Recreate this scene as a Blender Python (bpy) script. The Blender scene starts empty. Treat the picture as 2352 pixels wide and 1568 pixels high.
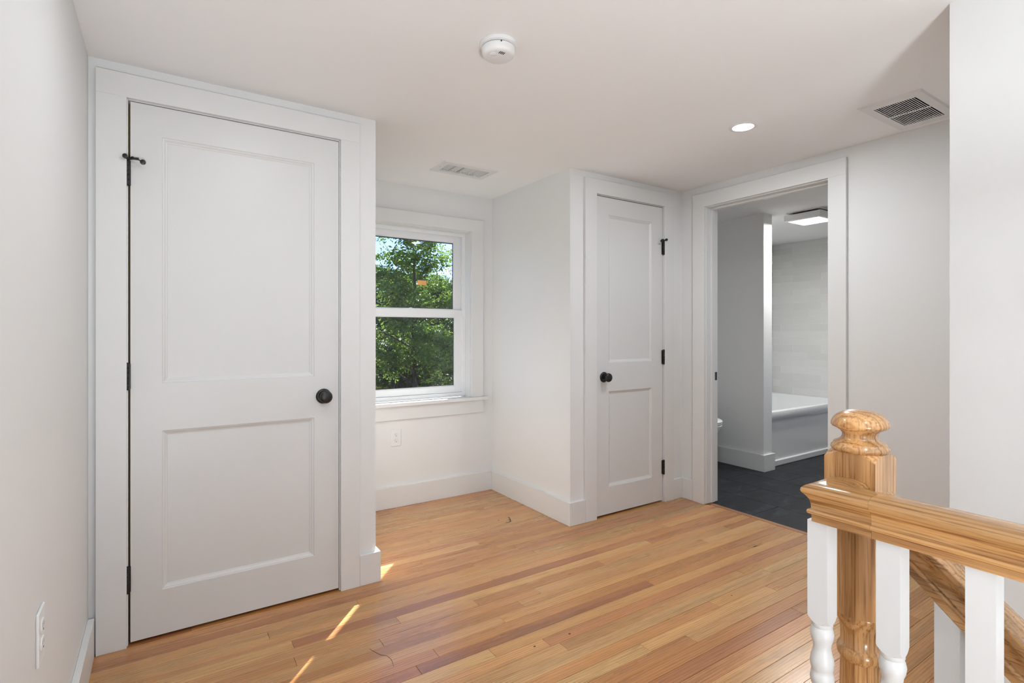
import bpy, bmesh, math, random
from mathutils import Vector, Matrix

random.seed(7)
scn = bpy.context.scene
COL = scn.collection
PI = math.pi

# ------------------------------------------------------------------ camera
YAW = 0.5825
cam_d = bpy.data.cameras.new('camera')
cam = bpy.data.objects.new('camera', cam_d)
COL.objects.link(cam)
cam.location = (0, 0, 1.175)
cam.rotation_euler = (PI / 2, 0, -YAW)
cam_d.sensor_width = 36.0
cam_d.lens = 1215.84 / 2352 * 36
cam_d.shift_y = -(784 - 762.35) / 2352
cam_d.clip_start = 0.02
cam_d.clip_end = 300
scn.camera = cam

# ------------------------------------------------------------------ sky, sun, exposure
SUN_DIR = Vector((-0.872, -1.0, -0.89))
w = bpy.data.worlds.new('world')
scn.world = w
w.use_nodes = True
nt = w.node_tree
nt.nodes.clear()
sky = nt.nodes.new('ShaderNodeTexSky')
sky.sky_type = 'NISHITA'
sky.sun_disc = False
sky.sun_elevation = math.atan2(0.89, 1.337)
sky.sun_rotation = math.atan2(0.872, 1.0)
sky.air_density = 0.5
sky.dust_density = 0.25
sky.ozone_density = 6.0
bg = nt.nodes.new('ShaderNodeBackground')
bg.inputs['Strength'].default_value = 0.30
wo = nt.nodes.new('ShaderNodeOutputWorld')
nt.links.new(sky.outputs[0], bg.inputs['Color'])
nt.links.new(bg.outputs[0], wo.inputs['Surface'])

sun_d = bpy.data.lights.new('sun', 'SUN')
sun_d.energy = 20.0
sun_d.angle = math.radians(0.53)
sun_d.color = (1.0, 0.965, 0.91)
sun = bpy.data.objects.new('sun', sun_d)
COL.objects.link(sun)
sun.location = (8, 12, 9)
sun.rotation_euler = SUN_DIR.to_track_quat('-Z', 'Y').to_euler()

vs = scn.view_settings
vs.view_transform = 'Standard'
vs.look = 'None'
vs.exposure = 0.12
vs.gamma = 1.0
vs.use_curve_mapping = False
scn.cycles.max_bounces = 7
scn.cycles.glossy_bounces = 3
scn.cycles.transmission_bounces = 3
scn.cycles.caustics_reflective = False
scn.cycles.caustics_refractive = False
scn.cycles.adaptive_threshold = 0.025
DOWNLIGHT_W = 3.6
FILL_UPLIGHT_W = 74.0  # power of the added fill light behind the viewpoint


# ------------------------------------------------------------------ materials
def new_mat(name):
    m = bpy.data.materials.new(name)
    m.use_nodes = True
    n = m.node_tree
    b = n.nodes['Principled BSDF']
    return m, n, b


def paint(name, col, rough=0.6, spec=0.4, bump=0.0, bscale=220, metal=0.0, coat=0.0):
    m, n, b = new_mat(name)
    b.inputs['Base Color'].default_value = (*col, 1)
    b.inputs['Roughness'].default_value = rough
    b.inputs['Specular IOR Level'].default_value = spec
    b.inputs['Metallic'].default_value = metal
    b.inputs['Coat Weight'].default_value = coat
    tc = n.nodes.new('ShaderNodeTexCoord')
    ns = n.nodes.new('ShaderNodeTexNoise')
    ns.inputs['Scale'].default_value = bscale
    ns.inputs['Detail'].default_value = 3
    n.links.new(tc.outputs['Object'], ns.inputs['Vector'])
    if bump:
        bp = n.nodes.new('ShaderNodeBump')
        bp.inputs['Strength'].default_value = bump
        bp.inputs['Distance'].default_value = 0.002
        n.links.new(ns.outputs['Fac'], bp.inputs['Height'])
        n.links.new(bp.outputs[0], b.inputs['Normal'])
    else:
        mr = n.nodes.new('ShaderNodeMapRange')
        mr.inputs['To Min'].default_value = max(0.0, rough - 0.03)
        mr.inputs['To Max'].default_value = min(1.0, rough + 0.03)
        n.links.new(ns.outputs['Fac'], mr.inputs['Value'])
        n.links.new(mr.outputs[0], b.inputs['Roughness'])
    return m


def emit(name, col, strength):
    m, n, b = new_mat(name)
    b.inputs['Base Color'].default_value = (0.8, 0.8, 0.8, 1)
    b.inputs['Emission Color'].default_value = (*col, 1)
    b.inputs['Emission Strength'].default_value = strength
    return m


def mul(n, a, bsock, fac=1.0):
    x = n.nodes.new('ShaderNodeMix')
    x.data_type = 'RGBA'
    x.blend_type = 'MULTIPLY'
    x.inputs['Factor'].default_value = fac
    n.links.new(a, x.inputs[6])
    n.links.new(bsock, x.inputs[7])
    return x.outputs[2]


def ramp(n, fac, stops):
    r = n.nodes.new('ShaderNodeValToRGB')
    e = r.color_ramp.elements
    while len(e) < len(stops):
        e.new(0.5)
    for k, (p, c) in enumerate(stops):
        e[k].position = p
        e[k].color = (c, c, c, 1) if not isinstance(c, tuple) else (*c, 1)
    n.links.new(fac, r.inputs['Fac'])
    return r.outputs['Color']


def oak(name, base, axis='X', floor=False, rough=0.28, contrast=1.0, spec=0.5, coat=0.0):
    """varnished oak: grain runs along `axis`"""
    m, n, b = new_mat(name)
    tc = n.nodes.new('ShaderNodeTexCoord')
    geo = n.nodes.new('ShaderNodeNewGeometry')
    oi = n.nodes.new('ShaderNodeObjectInfo')
    src = geo.outputs['Position'] if floor else tc.outputs['Object']
    off = n.nodes.new('ShaderNodeVectorMath')
    off.operation = 'ADD'
    cx = n.nodes.new('ShaderNodeCombineXYZ')
    ml = n.nodes.new('ShaderNodeMath')
    ml.operation = 'MULTIPLY'
    ml.inputs[1].default_value = 41.0
    n.links.new(oi.outputs['Random'], ml.inputs[0])
    for k in range(3):
        n.links.new(ml.outputs[0], cx.inputs[k])
    n.links.new(src, off.inputs[0])
    n.links.new(cx.outputs[0], off.inputs[1])

    def scaled(long, cross):
        mp = n.nodes.new('ShaderNodeMapping')
        s = [cross, cross, cross]
        s['XYZ'.index(axis)] = long
        mp.inputs['Scale'].default_value = s
        n.links.new(off.outputs[0], mp.inputs['Vector'])
        return mp.outputs[0]

    # broad tone drift
    n1 = n.nodes.new('ShaderNodeTexNoise')
    n1.inputs['Scale'].default_value = 1.0
    n1.inputs['Detail'].default_value = 3
    n1.inputs['Distortion'].default_value = 0.8
    n.links.new(scaled(0.7 if floor else 1.6, 12.0), n1.inputs['Vector'])
    # growth rings / cathedral figure
    wv = n.nodes.new('ShaderNodeTexWave')
    wv.wave_type = 'BANDS'
    wv.bands_direction = {'X': 'Y', 'Y': 'X', 'Z': 'X'}[axis]
    wv.inputs['Scale'].default_value = 1.0
    wv.inputs['Distortion'].default_value = 9.0
    wv.inputs['Detail'].default_value = 2.5
    wv.inputs['Detail Scale'].default_value = 0.55
    wv.inputs['Detail Roughness'].default_value = 0.55
    n.links.new(scaled(1.3 if floor else 2.2, 30.0), wv.inputs['Vector'])
    # pores
    n2 = n.nodes.new('ShaderNodeTexNoise')
    n2.inputs['Scale'].default_value = 1.0
    n2.inputs['Detail'].default_value = 4
    n2.inputs['Roughness'].default_value = 0.65
    n.links.new(scaled(7.0, 300.0), n2.inputs['Vector'])
    c = contrast
    r1 = ramp(n, n1.outputs['Fac'], [(0.30, 1 - 0.26 * c), (0.52, 1.0), (0.72, 1 + 0.16 * c)])
    r2 = ramp(n, wv.outputs['Fac'], [(0.0, (1 - 0.20 * c, 1 - 0.26 * c, 1 - 0.32 * c)), (0.35, (1.0, 1.0, 1.0)), (1.0, (1.05, 1.05, 1.05))])
    r3 = ramp(n, n2.outputs['Fac'], [(0.36, (1 - 0.34 * c, 1 - 0.40 * c, 1 - 0.46 * c)), (0.50, (1.0, 1.0, 1.0))])
    if floor:
        basec = oi.outputs['Color']
    else:
        rgb = n.nodes.new('ShaderNodeRGB')
        rgb.outputs[0].default_value = (*base, 1)
        basec = rgb.outputs[0]
    o = mul(n, basec, r1)
    o = mul(n, o, r2)
    o = mul(n, o, r3)
    n.links.new(o, b.inputs['Base Color'])
    rr = n.nodes.new('ShaderNodeMapRange')
    rr.inputs['To Min'].default_value = rough - 0.05
    rr.inputs['To Max'].default_value = rough + 0.07
    n.links.new(n1.outputs['Fac'], rr.inputs['Value'])
    n.links.new(rr.outputs[0], b.inputs['Roughness'])
    b.inputs['Specular IOR Level'].default_value = spec
    b.inputs['Coat Weight'].default_value = coat
    b.inputs['Coat Roughness'].default_value = 0.22 if floor else 0.12
    bp = n.nodes.new('ShaderNodeBump')
    bp.inputs['Strength'].default_value = 0.08
    bp.inputs['Distance'].default_value = 0.001
    n.links.new(n2.outputs['Fac'], bp.inputs['Height'])
    n.links.new(bp.outputs[0], b.inputs['Normal'])
    return m


def glass_mat(name, tint=(0.97, 0.985, 0.98)):
    m, n, b = new_mat(name)
    n.nodes.remove(b)
    out = n.nodes['Material Output']
    tr = n.nodes.new('ShaderNodeBsdfTransparent')
    tr.inputs['Color'].default_value = (*tint, 1)
    gl = n.nodes.new('ShaderNodeBsdfGlossy')
    gl.inputs['Roughness'].default_value = 0.0
    geo = n.nodes.new('ShaderNodeNewGeometry')
    dt = n.nodes.new('ShaderNodeVectorMath')
    dt.operation = 'DOT_PRODUCT'
    n.links.new(geo.outputs['Incoming'], dt.inputs[0])
    n.links.new(geo.outputs['Normal'], dt.inputs[1])
    prev = dt.outputs['Value']
    for op, v in (('ABSOLUTE', None), ('SUBTRACT', 1.0), ('POWER', 5.0), ('MULTIPLY_ADD', 0.96)):
        k = n.nodes.new('ShaderNodeMath')
        k.operation = op
        if op == 'SUBTRACT':
            k.inputs[0].default_value = v
            n.links.new(prev, k.inputs[1])
        else:
            n.links.new(prev, k.inputs[0])
            if v is not None:
                k.inputs[1].default_value = v
            if op == 'MULTIPLY_ADD':
                k.inputs[2].default_value = 0.04
        prev = k.outputs[0]
    fr = k
    mx = n.nodes.new('ShaderNodeMixShader')
    n.links.new(fr.outputs[0], mx.inputs[0])
    n.links.new(tr.outputs[0], mx.inputs[1])
    n.links.new(gl.outputs[0], mx.inputs[2])
    n.links.new(mx.outputs[0], out.inputs['Surface'])
    return m


def leaf_mat(name, dark, light):
    m, n, b = new_mat(name)
    out = n.nodes['Material Output']
    n.nodes.remove(b)
    geo = n.nodes.new('ShaderNodeNewGeometry')
    ns = n.nodes.new('ShaderNodeTexNoise')
    ns.inputs['Scale'].default_value = 1.6
    ns.inputs['Detail'].default_value = 6
    ns.inputs['Roughness'].default_value = 0.75
    n.links.new(geo.outputs['Position'], ns.inputs['Vector'])
    c = ramp(n, ns.outputs['Fac'], [(0.32, dark), (0.68, light)])
    df = n.nodes.new('ShaderNodeBsdfDiffuse')
    tl = n.nodes.new('ShaderNodeBsdfTranslucent')
    gl = n.nodes.new('ShaderNodeBsdfGlossy')
    gl.inputs['Roughness'].default_value = 0.36
    gl.inputs['Color'].default_value = (0.6, 0.62, 0.65, 1)
    n.links.new(c, df.inputs['Color'])
    n.links.new(c, tl.inputs['Color'])
    m1 = n.nodes.new('ShaderNodeMixShader')
    m1.inputs[0].default_value = 0.45
    m2 = n.nodes.new('ShaderNodeMixShader')
    m2.inputs[0].default_value = 0.07
    n.links.new(df.outputs[0], m1.inputs[1])
    n.links.new(tl.outputs[0], m1.inputs[2])
    n.links.new(m1.outputs[0], m2.inputs[1])
    n.links.new(gl.outputs[0], m2.inputs[2])
    n.links.new(m2.outputs[0], out.inputs['Surface'])
    return m


def slate_mat(name):
    m, n, b = new_mat(name)
    geo = n.nodes.new('ShaderNodeNewGeometry')
    mp = n.nodes.new('ShaderNodeMapping')
    mp.inputs['Scale'].default_value = (3.0, 7.0, 3.0)
    mp.inputs['Rotation'].default_value = (0, 0, 0.5)
    n.links.new(geo.outputs['Position'], mp.inputs['Vector'])
    ns = n.nodes.new('ShaderNodeTexNoise')
    ns.inputs['Scale'].default_value = 1.6
    ns.inputs['Detail'].default_value = 8
    ns.inputs['Roughness'].default_value = 0.68
    ns.inputs['Distortion'].default_value = 1.2
    n.links.new(mp.outputs[0], ns.inputs['Vector'])
    c = ramp(n, ns.outputs['Fac'], [(0.32, (0.006, 0.0068, 0.0095)), (0.52, (0.0125, 0.0142, 0.020)), (0.62, (0.030, 0.033, 0.041)), (0.80, (0.075, 0.079, 0.088))])
    n.links.new(c, b.inputs['Base Color'])
    b.inputs['Roughness'].default_value = 0.42
    b.inputs['Specular IOR Level'].default_value = 0.28
    bp = n.nodes.new('ShaderNodeBump')
    bp.inputs['Strength'].default_value = 0.25
    bp.inputs['Distance'].default_value = 0.002
    n.links.new(ns.outputs['Fac'], bp.inputs['Height'])
    n.links.new(bp.outputs[0], b.inputs['Normal'])
    return m


def tile_mat(name):
    m, n, b = new_mat(name)
    oi = n.nodes.new('ShaderNodeObjectInfo')
    c = ramp(n, oi.outputs['Random'], [(0.0, (0.685, 0.685, 0.67)), (1.0, (0.75, 0.75, 0.735))])
    n.links.new(c, b.inputs['Base Color'])
    b.inputs['Roughness'].default_value = 0.22
    return m


def bark_mat(name):
    m, n, b = new_mat(name)
    geo = n.nodes.new('ShaderNodeNewGeometry')
    mp = n.nodes.new('ShaderNodeMapping')
    mp.inputs['Scale'].default_value = (14, 14, 3)
    n.links.new(geo.outputs['Position'], mp.inputs['Vector'])
    ns = n.nodes.new('ShaderNodeTexNoise')
    ns.inputs['Scale'].default_value = 1.0
    ns.inputs['Detail'].default_value = 5
    n.links.new(mp.outputs[0], ns.inputs['Vector'])
    c = ramp(n, ns.outputs['Fac'], [(0.3, (0.035, 0.026, 0.02)), (0.7, (0.12, 0.095, 0.075))])
    n.links.new(c, b.inputs['Base Color'])
    b.inputs['Roughness'].default_value = 0.9
    return m


def ground_mat(name):
    m, n, b = new_mat(name)
    geo = n.nodes.new('ShaderNodeNewGeometry')
    ns = n.nodes.new('ShaderNodeTexNoise')
    ns.inputs['Scale'].default_value = 2.0
    ns.inputs['Detail'].default_value = 8
    n.links.new(geo.outputs['Position'], ns.inputs['Vector'])
    c = ramp(n, ns.outputs['Fac'], [(0.3, (0.018, 0.026, 0.008)), (0.7, (0.055, 0.070, 0.022))])
    n.links.new(c, b.inputs['Base Color'])
    b.inputs['Specular IOR Level'].default_value = 0.0
    b.inputs['Roughness'].default_value = 0.95
    return m


M = {}
M['wall'] = paint('wall_paint', (0.82, 0.82, 0.815), 0.62, 0.3, bump=0.04, bscale=260)
M['ceil'] = paint('ceiling_paint', (0.94, 0.94, 0.945), 0.75, 0.2, bump=0.03, bscale=260)
M['trim'] = paint('trim_paint', (0.79, 0.788, 0.782), 0.38, 0.45)
M['door'] = paint('door_paint', (0.745, 0.742, 0.735), 0.36, 0.45)
M['vinyl'] = paint('window_vinyl', (0.86, 0.87, 0.88), 0.35, 0.45)
M['plastic'] = paint('white_plastic', (0.84, 0.84, 0.84), 0.35, 0.45)
M['slot'] = paint('dark_slot', (0.03, 0.03, 0.03), 0.6)
M['slotgrey'] = paint('grey_slot', (0.35, 0.35, 0.35), 0.6)
M['black'] = paint('black_metal', (0.012, 0.011, 0.011), 0.34, 0.5)
M['rawwood'] = paint('raw_wood_edge', (0.22, 0.14, 0.06), 0.7)
M['grille'] = paint('grille_white', (0.80, 0.80, 0.80), 0.4, 0.4)
M['duct'] = paint('duct_metal', (0.018, 0.016, 0.014), 0.6, 0.3)
M['ductlight'] = paint('duct_light', (0.30, 0.31, 0.31), 0.5, 0.4)
M['glass'] = glass_mat('window_glass')
M['board'] = oak('oak_floor', (0.5, 0.25, 0.1), 'X', floor=True, rough=0.27, contrast=0.85, spec=0.5, coat=0.5)
M['oakz'] = oak('oak_upright', (0.66, 0.360, 0.145), 'Z', rough=0.22, contrast=1.3, coat=0.4)
M['oaky'] = oak('oak_rail', (0.50, 0.270, 0.105), 'Y', rough=0.22, contrast=1.3, coat=0.4)
M['oakx'] = oak('oak_tread', (0.535, 0.290, 0.115), 'X', rough=0.24, contrast=0.9, coat=0.3)
M['strip'] = oak('oak_threshold', (0.46, 0.22, 0.10), 'Y', rough=0.3, contrast=0.8)
M['bal'] = paint('baluster_paint', (0.69, 0.69, 0.685), 0.36, 0.45)
M['sub'] = paint('subfloor', (0.06, 0.04, 0.025), 0.9)
M['slate'] = slate_mat('slate_tile')
M['grout'] = paint('grout_dark', (0.03, 0.031, 0.034), 0.8)
M['tile'] = tile_mat('wall_tile_glaze')
M['groutw'] = paint('grout_white', (0.84, 0.84, 0.83), 0.7)
M['tub'] = paint('tub_enamel', (0.80, 0.81, 0.82), 0.14, 0.5)
M['porcelain'] = paint('porcelain', (0.82, 0.82, 0.82), 0.10, 0.5)
M['chrome'] = paint('chrome', (0.7, 0.7, 0.7), 0.12, 0.5, metal=1.0)
M['lens'] = emit('lamp_lens', (1.0, 0.97, 0.93), 9.0)
M['panel'] = emit('panel_lens', (0.96, 0.98, 1.0), 5.0)
M['siding'] = paint('siding', (0.6, 0.6, 0.58), 0.7)
M['bark'] = bark_mat('bark')
M['ground'] = ground_mat('lawn')
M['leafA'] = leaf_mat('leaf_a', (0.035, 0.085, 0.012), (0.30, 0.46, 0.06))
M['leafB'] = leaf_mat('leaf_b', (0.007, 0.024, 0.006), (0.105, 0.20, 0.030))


# ------------------------------------------------------------------ mesh helpers
def tag(o, label=None, cat=None, group=None, kind=None):
    if label:
        o['label'] = label
    if cat:
        o['category'] = cat
    if group:
        o['group'] = group
    if kind:
        o['kind'] = kind
    return o


def empty(name, loc=(0, 0, 0)):
    o = bpy.data.objects.new(name, None)
    o.location = loc
    o.empty_display_size = 0.05
    COL.objects.link(o)
    return o


class MB:
    def __init__(self):
        self.v = []
        self.f = []
        self.s = []

    def add(self, vs, fs, smooth=False):
        k = len(self.v)
        self.v += [tuple(p) for p in vs]
        for f in fs:
            self.f.append(tuple(i + k for i in f))
            self.s.append(smooth)
        return self

    def box(self, x0, x1, y0, y1, z0, z1):
        p = [(x, y, z) for z in (z0, z1) for y in (y0, y1) for x in (x0, x1)]
        return self.add(p, [(0, 2, 3, 1), (4, 5, 7, 6), (0, 1, 5, 4), (2, 6, 7, 3), (0, 4, 6, 2), (1, 3, 7, 5)])

    def rings(self, rs, smooth=True, cap0=True, cap1=True, closed=False):
        """rs: list of rings (equal length point lists) skinned in order"""
        n = len(rs[0])
        vs = [p for r in rs for p in r]
        fs = []
        for a in range(len(rs) - 1):
            for i in range(n):
                j = (i + 1) % n
                fs.append((a * n + i, a * n + j, (a + 1) * n + j, (a + 1) * n + i))
        if closed:
            a = len(rs) - 1
            for i in range(n):
                j = (i + 1) % n
                fs.append((a * n + i, a * n + j, j, i))
            self.add(vs, fs, smooth)
        else:
            self.add(vs, fs, smooth)
            k = len(self.v) - len(vs)
            if cap0:
                self.f.append(tuple(k + i for i in range(n))[::-1])
                self.s.append(False)
            if cap1:
                self.f.append(tuple(k + (len(rs) - 1) * n + i for i in range(n)))
                self.s.append(False)
        return self

    def lathe(self, prof, c=(0, 0, 0), axis='Z', seg=32, cap=True):
        rs = []
        for r, h in prof:
            ring = []
            for i in range(seg):
                t = 2 * PI * i / seg
                a, b2 = r * math.cos(t), r * math.sin(t)
                if axis == 'Z':
                    p = (a, b2, h)
                elif axis == 'Y':
                    p = (a, h, b2)
                else:
                    p = (h, a, b2)
                ring.append((p[0] + c[0], p[1] + c[1], p[2] + c[2]))
            rs.append(ring)
        return self.rings(rs, True, cap, cap)

    def tube(self, pts, r, seg=10):
        rs = []
        for k, p in enumerate(pts):
            p = Vector(p)
            d = (Vector(pts[min(k + 1, len(pts) - 1)]) - Vector(pts[max(k - 1, 0)])).normalized()
            u = d.cross(Vector((0, 0, 1)))
            if u.length < 1e-4:
                u = Vector((1, 0, 0))
            u.normalize()
            v = d.cross(u)
            rr = r[k] if isinstance(r, (list, tuple)) else r
            rs.append([tuple(p + u * rr * math.cos(2 * PI * i / seg) + v * rr * math.sin(2 * PI * i / seg)) for i in range(seg)])
        return self.rings(rs, True)

    def build(self, name, mat, parent=None, bevel=0.0, seg=1, origin=None, angle=40):
        me = bpy.data.meshes.new(name)
        og = Vector(origin) if origin is not None else Vector((0, 0, 0))
        me.from_pydata([Vector(p) - og for p in self.v], [], self.f)
        for p, s in zip(me.polygons, self.s):
            p.use_smooth = s
        bm = bmesh.new()
        bm.from_mesh(me)
        if bevel:
            es = [e for e in bm.edges if len(e.link_faces) == 2 and e.calc_face_angle(0) > 0.5]
            bmesh.ops.bevel(bm, geom=es, offset=bevel, segments=seg, affect='EDGES', profile=0.5)
        bmesh.ops.recalc_face_normals(bm, faces=bm.faces)
        bm.to_mesh(me)
        bm.free()
        if any(self.s):
            me.set_sharp_from_angle(angle=math.radians(angle))
        me.materials.append(M[mat] if isinstance(mat, str) else mat)
        o = bpy.data.objects.new(name, me)
        COL.objects.link(o)
        if parent is not None:
            o.parent = parent
            o.location = og - world_loc(parent)
        else:
            o.location = og
        return o


def world_loc(o):
    p = Vector(o.location)
    while o.parent is not None:
        o = o.parent
        p = p + Vector(o.location)
    return p


def grid_minus(u0, u1, v0, v1, holes):
    """cells of a rectangle that miss every hole"""
    us = sorted(set([u0, u1] + [h[k] for h in holes for k in (0, 1) if u0 < h[k] < u1]))
    vv = sorted(set([v0, v1] + [h[k] for h in holes for k in (2, 3) if v0 < h[k] < v1]))
    for a in range(len(us) - 1):
        for b2 in range(len(vv) - 1):
            cu, cv = (us[a] + us[a + 1]) / 2, (vv[b2] + vv[b2 + 1]) / 2
            if not any(h[0] < cu < h[1] and h[2] < cv < h[3] for h in holes):
                yield us[a], us[a + 1], vv[b2], vv[b2 + 1]


def struct(o, label, cat):
    return tag(o, label, cat, kind='structure')


# ------------------------------------------------------------------ room numbers
XL = -0.2273          # left wall
YA = 2.4467           # wall with the wide door
XB = 0.8391           # alcove, left side
YW = 3.4063           # window wall
XC = 2.0663           # alcove, right side
YD = 2.4941           # wall with the narrow door
XE = 3.0955           # wall with the bathroom doorway
ZC = 2.1746           # ceiling
T = 0.019             # casing and baseboard thickness
ZB = 0.1415           # baseboard height
XR, YR = 2.0, 0.613   # corner of the stair wall
XEI = 3.215           # bathroom side of the doorway wall
DA = (-0.1136, 0.6720, 2.0471)   # opening of the wide door
DD = (2.2690, 2.8985, 2.0440)    # opening of the narrow door
DE = (1.4881, 2.2927, 2.0293)    # bathroom doorway (in y)
WIN = (1.0255, 1.880, 0.690, 1.915)
YBK = -3.2
TILE_X = 5.88
TILE_Y = 3.445

# ------------------------------------------------------------------ setting: floor, walls, ceiling
def wall_y(name, y0, y1, x0, x1, z0, z1, holes, label, mat='wall'):
    m = MB()
    for a, b2, c, d in grid_minus(x0, x1, z0, z1, holes):
        m.box(a, b2, y0, y1, c, d)
    return struct(m.build(name, mat), label, 'wall')


def wall_x(name, x0, x1, y0, y1, z0, z1, holes, label, mat='wall'):
    m = MB()
    for a, b2, c, d in grid_minus(y0, y1, z0, z1, holes):
        m.box(x0, x1, a, b2, c, d)
    return struct(m.build(name, mat), label, 'wall')


wall_x('wall_left', XL - 0.12, XL, YBK - 0.12, YW + 0.15, -2.8, ZC + 0.15, [], 'plain white wall with the low outlet, at the far left')
wall_y('wall_front_left', YA, YA + 0.115, XL, XB, 0, ZC, [(DA[0] - 0.004, DA[1] + 0.004, -1, DA[2] + 0.004)], 'white wall around the wide two-panel door')
wall_x('wall_alcove_left', XB - 0.115, XB, YA + 0.115, YW, 0, ZC, [], 'left side wall of the window alcove, turned away')
wall_y('wall_window', YW, YW + 0.15, XL, XEI, -0.3, ZC + 0.15, [WIN], 'white alcove wall holding the window')
wall_x('wall_alcove_right', XC, XC + 0.115, YD, YW, 0, ZC, [], 'bright white side wall of the alcove, right of the window')
wall_y('wall_front_right', YD, YD + 0.115, XC + 0.115, XE, 0, ZC, [(DD[0] - 0.004, DD[1] + 0.004, -1, DD[2] + 0.004)], 'white wall around the narrow two-panel door')
wall_x('wall_doorway', XE, XEI, YR, YW, 0, ZC, [(DE[0] - 0.02, DE[1] + 0.02, -1, DE[2] + 0.02)], 'white wall pierced by the bathroom doorway')
m = MB()
m.box(XR, XE + 0.12, YBK, YR, -2.8, ZC)
struct(m.build('wall_right', 'wall'), 'white stair wall filling the right edge', 'wall')
wall_y('wall_back', YBK - 0.12, YBK, XL, XR + 0.2, -2.8, ZC + 0.15, [(0.15, 1.65, 0.75, 2.0)], 'white end wall behind the viewpoint, with an opening for the added fill window')
# bathroom
wall_y('wall_bathroom_far', YW, YW + 0.15, XEI, 4.225, -0.3, ZC + 0.15, [], 'white bathroom wall behind the toilet')
wall_x('wall_partition', 4.224, 4.346, 2.558, TILE_Y, 0, ZC, [], 'grey-shaded partition wall at the head of the bathtub')
wall_y('wall_bathroom_near', 0.68, 0.80, XEI, TILE_X, -0.3, ZC + 0.15, [(4.6, 5.6, 0.6, 1.9)], 'bathroom wall with its window, out of view')

# tiled walls of the tub alcove
TR, TL = 0.0785, 0.3075


def tiled_wall(name, axis, plane, a0, a1, label, shift):
    m = MB()
    if axis == 'X':
        m.box(plane + 0.0012, plane + 0.13, a0, a1, -0.3, ZC + 0.15)
    else:
        m.box(a0, a1, plane + 0.0012, plane + 0.13, -0.3, ZC + 0.15)
    root = struct(m.build(name, 'groutw'), label, 'wall')
    cache = {}
    row = 0
    z = 0.478
    while z < ZC - 0.003:
        z1 = min(z + TR - 0.0025, ZC - 0.001)
        p = a1 - 0.002 + (0.0 if row % 2 else -0.135) + shift
        p = p + TL * 2
        while p > a0:
            hi, lo = min(p, a1 - 0.001), max(p - TL + 0.0025, a0 + 0.001)
            p -= TL
            if hi - lo < 0.015:
                continue
            if axis == 'X':
                lo = max(lo, 2.560)
            if hi - lo < 0.015:
                continue
            key = (round(hi - lo, 4), round(z1 - z, 4))
            if key not in cache:
                k = MB()
                L, H = key
                if axis == 'X':
                    k.box(0, 0.012, -L / 2, L / 2, -H / 2, H / 2)
                else:
                    k.box(-L / 2, L / 2, 0, 0.012, -H / 2, H / 2)
                o = k.build('wall_tile', 'tile', bevel=0.0007)
                cache[key] = o.data
            else:
                o = bpy.data.objects.new('wall_tile', cache[key])
                COL.objects.link(o)
            o.parent = root
            c = (hi + lo) / 2
            jit = random.uniform(-0.0006, 0.0006)
            o.location = (plane + jit, c, (z + z1) / 2) if axis == 'X' else (c, plane + jit, (z + z1) / 2)
        z += TR
        row += 1
    return root


tiled_wall('wall_tile_end', 'X', TILE_X, 0.68, TILE_Y + 0.13, 'wall of pale grey glazed tiles at the foot of the bathtub', 0.09)
tiled_wall('wall_tile_back', 'Y', TILE_Y, 4.346, TILE_X, 'tiled wall along the far side of the bathtub', 0.0)

# ceiling with openings for the two ducts
SUP = (1.411, 1.700, 2.830, 2.963)
EXH = (2.655, 2.982, 0.930, 1.090)
m = MB()
for a, b2, c, d in grid_minus(XL, TILE_X, YBK, TILE_Y, [SUP, EXH]):
    m.box(a, b2, c, d, ZC, ZC + 0.15)
struct(m.build('ceiling', 'ceil'), 'smooth white ceiling over the hall and bathroom', 'ceiling')
m = MB().box(XL - 0.12, TILE_X + 0.13, YBK - 0.12, TILE_Y + 0.13, ZC + 0.32, ZC + 0.36)
m.box(XL - 0.12, TILE_X + 0.13, YBK - 0.12, YBK, ZC + 0.15, ZC + 0.32)
m.box(XL - 0.12, TILE_X + 0.13, TILE_Y, TILE_Y + 0.13, ZC + 0.15, ZC + 0.32)
m.box(XL - 0.12, XL, YBK, TILE_Y, ZC + 0.15, ZC + 0.32)
m.box(TILE_X, TILE_X + 0.13, YBK, TILE_Y, ZC + 0.15, ZC + 0.32)
struct(m.build('roof', 'siding'), 'roof deck above the ceiling, out of view', 'roof')

# floor: subfloor with one board object per plank
STAIR_Y = 0.385
STAIR_X = 1.01
m = MB()
for a, b2, c, d in grid_minus(XL, XE + 0.02, YBK, YW, [(STAIR_X, XR, YBK, STAIR_Y)]):
    m.box(a, b2, c, d, -0.25, -0.0195)
floor = struct(m.build('floor', 'sub'), 'strip floor of honey and russet oak boards', 'floor')
PAL = [((0.60, 0.300, 0.100), 5), ((0.56, 0.262, 0.080), 5), ((0.53, 0.232, 0.068), 4), ((0.49, 0.202, 0.060), 2.5),
       ((0.63, 0.335, 0.120), 4), ((0.42, 0.165, 0.054), 0.7), ((0.54, 0.232, 0.078), 3), ((0.66, 0.375, 0.143), 2)]
rnd = random.Random(23)
BW = 0.0572


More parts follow.
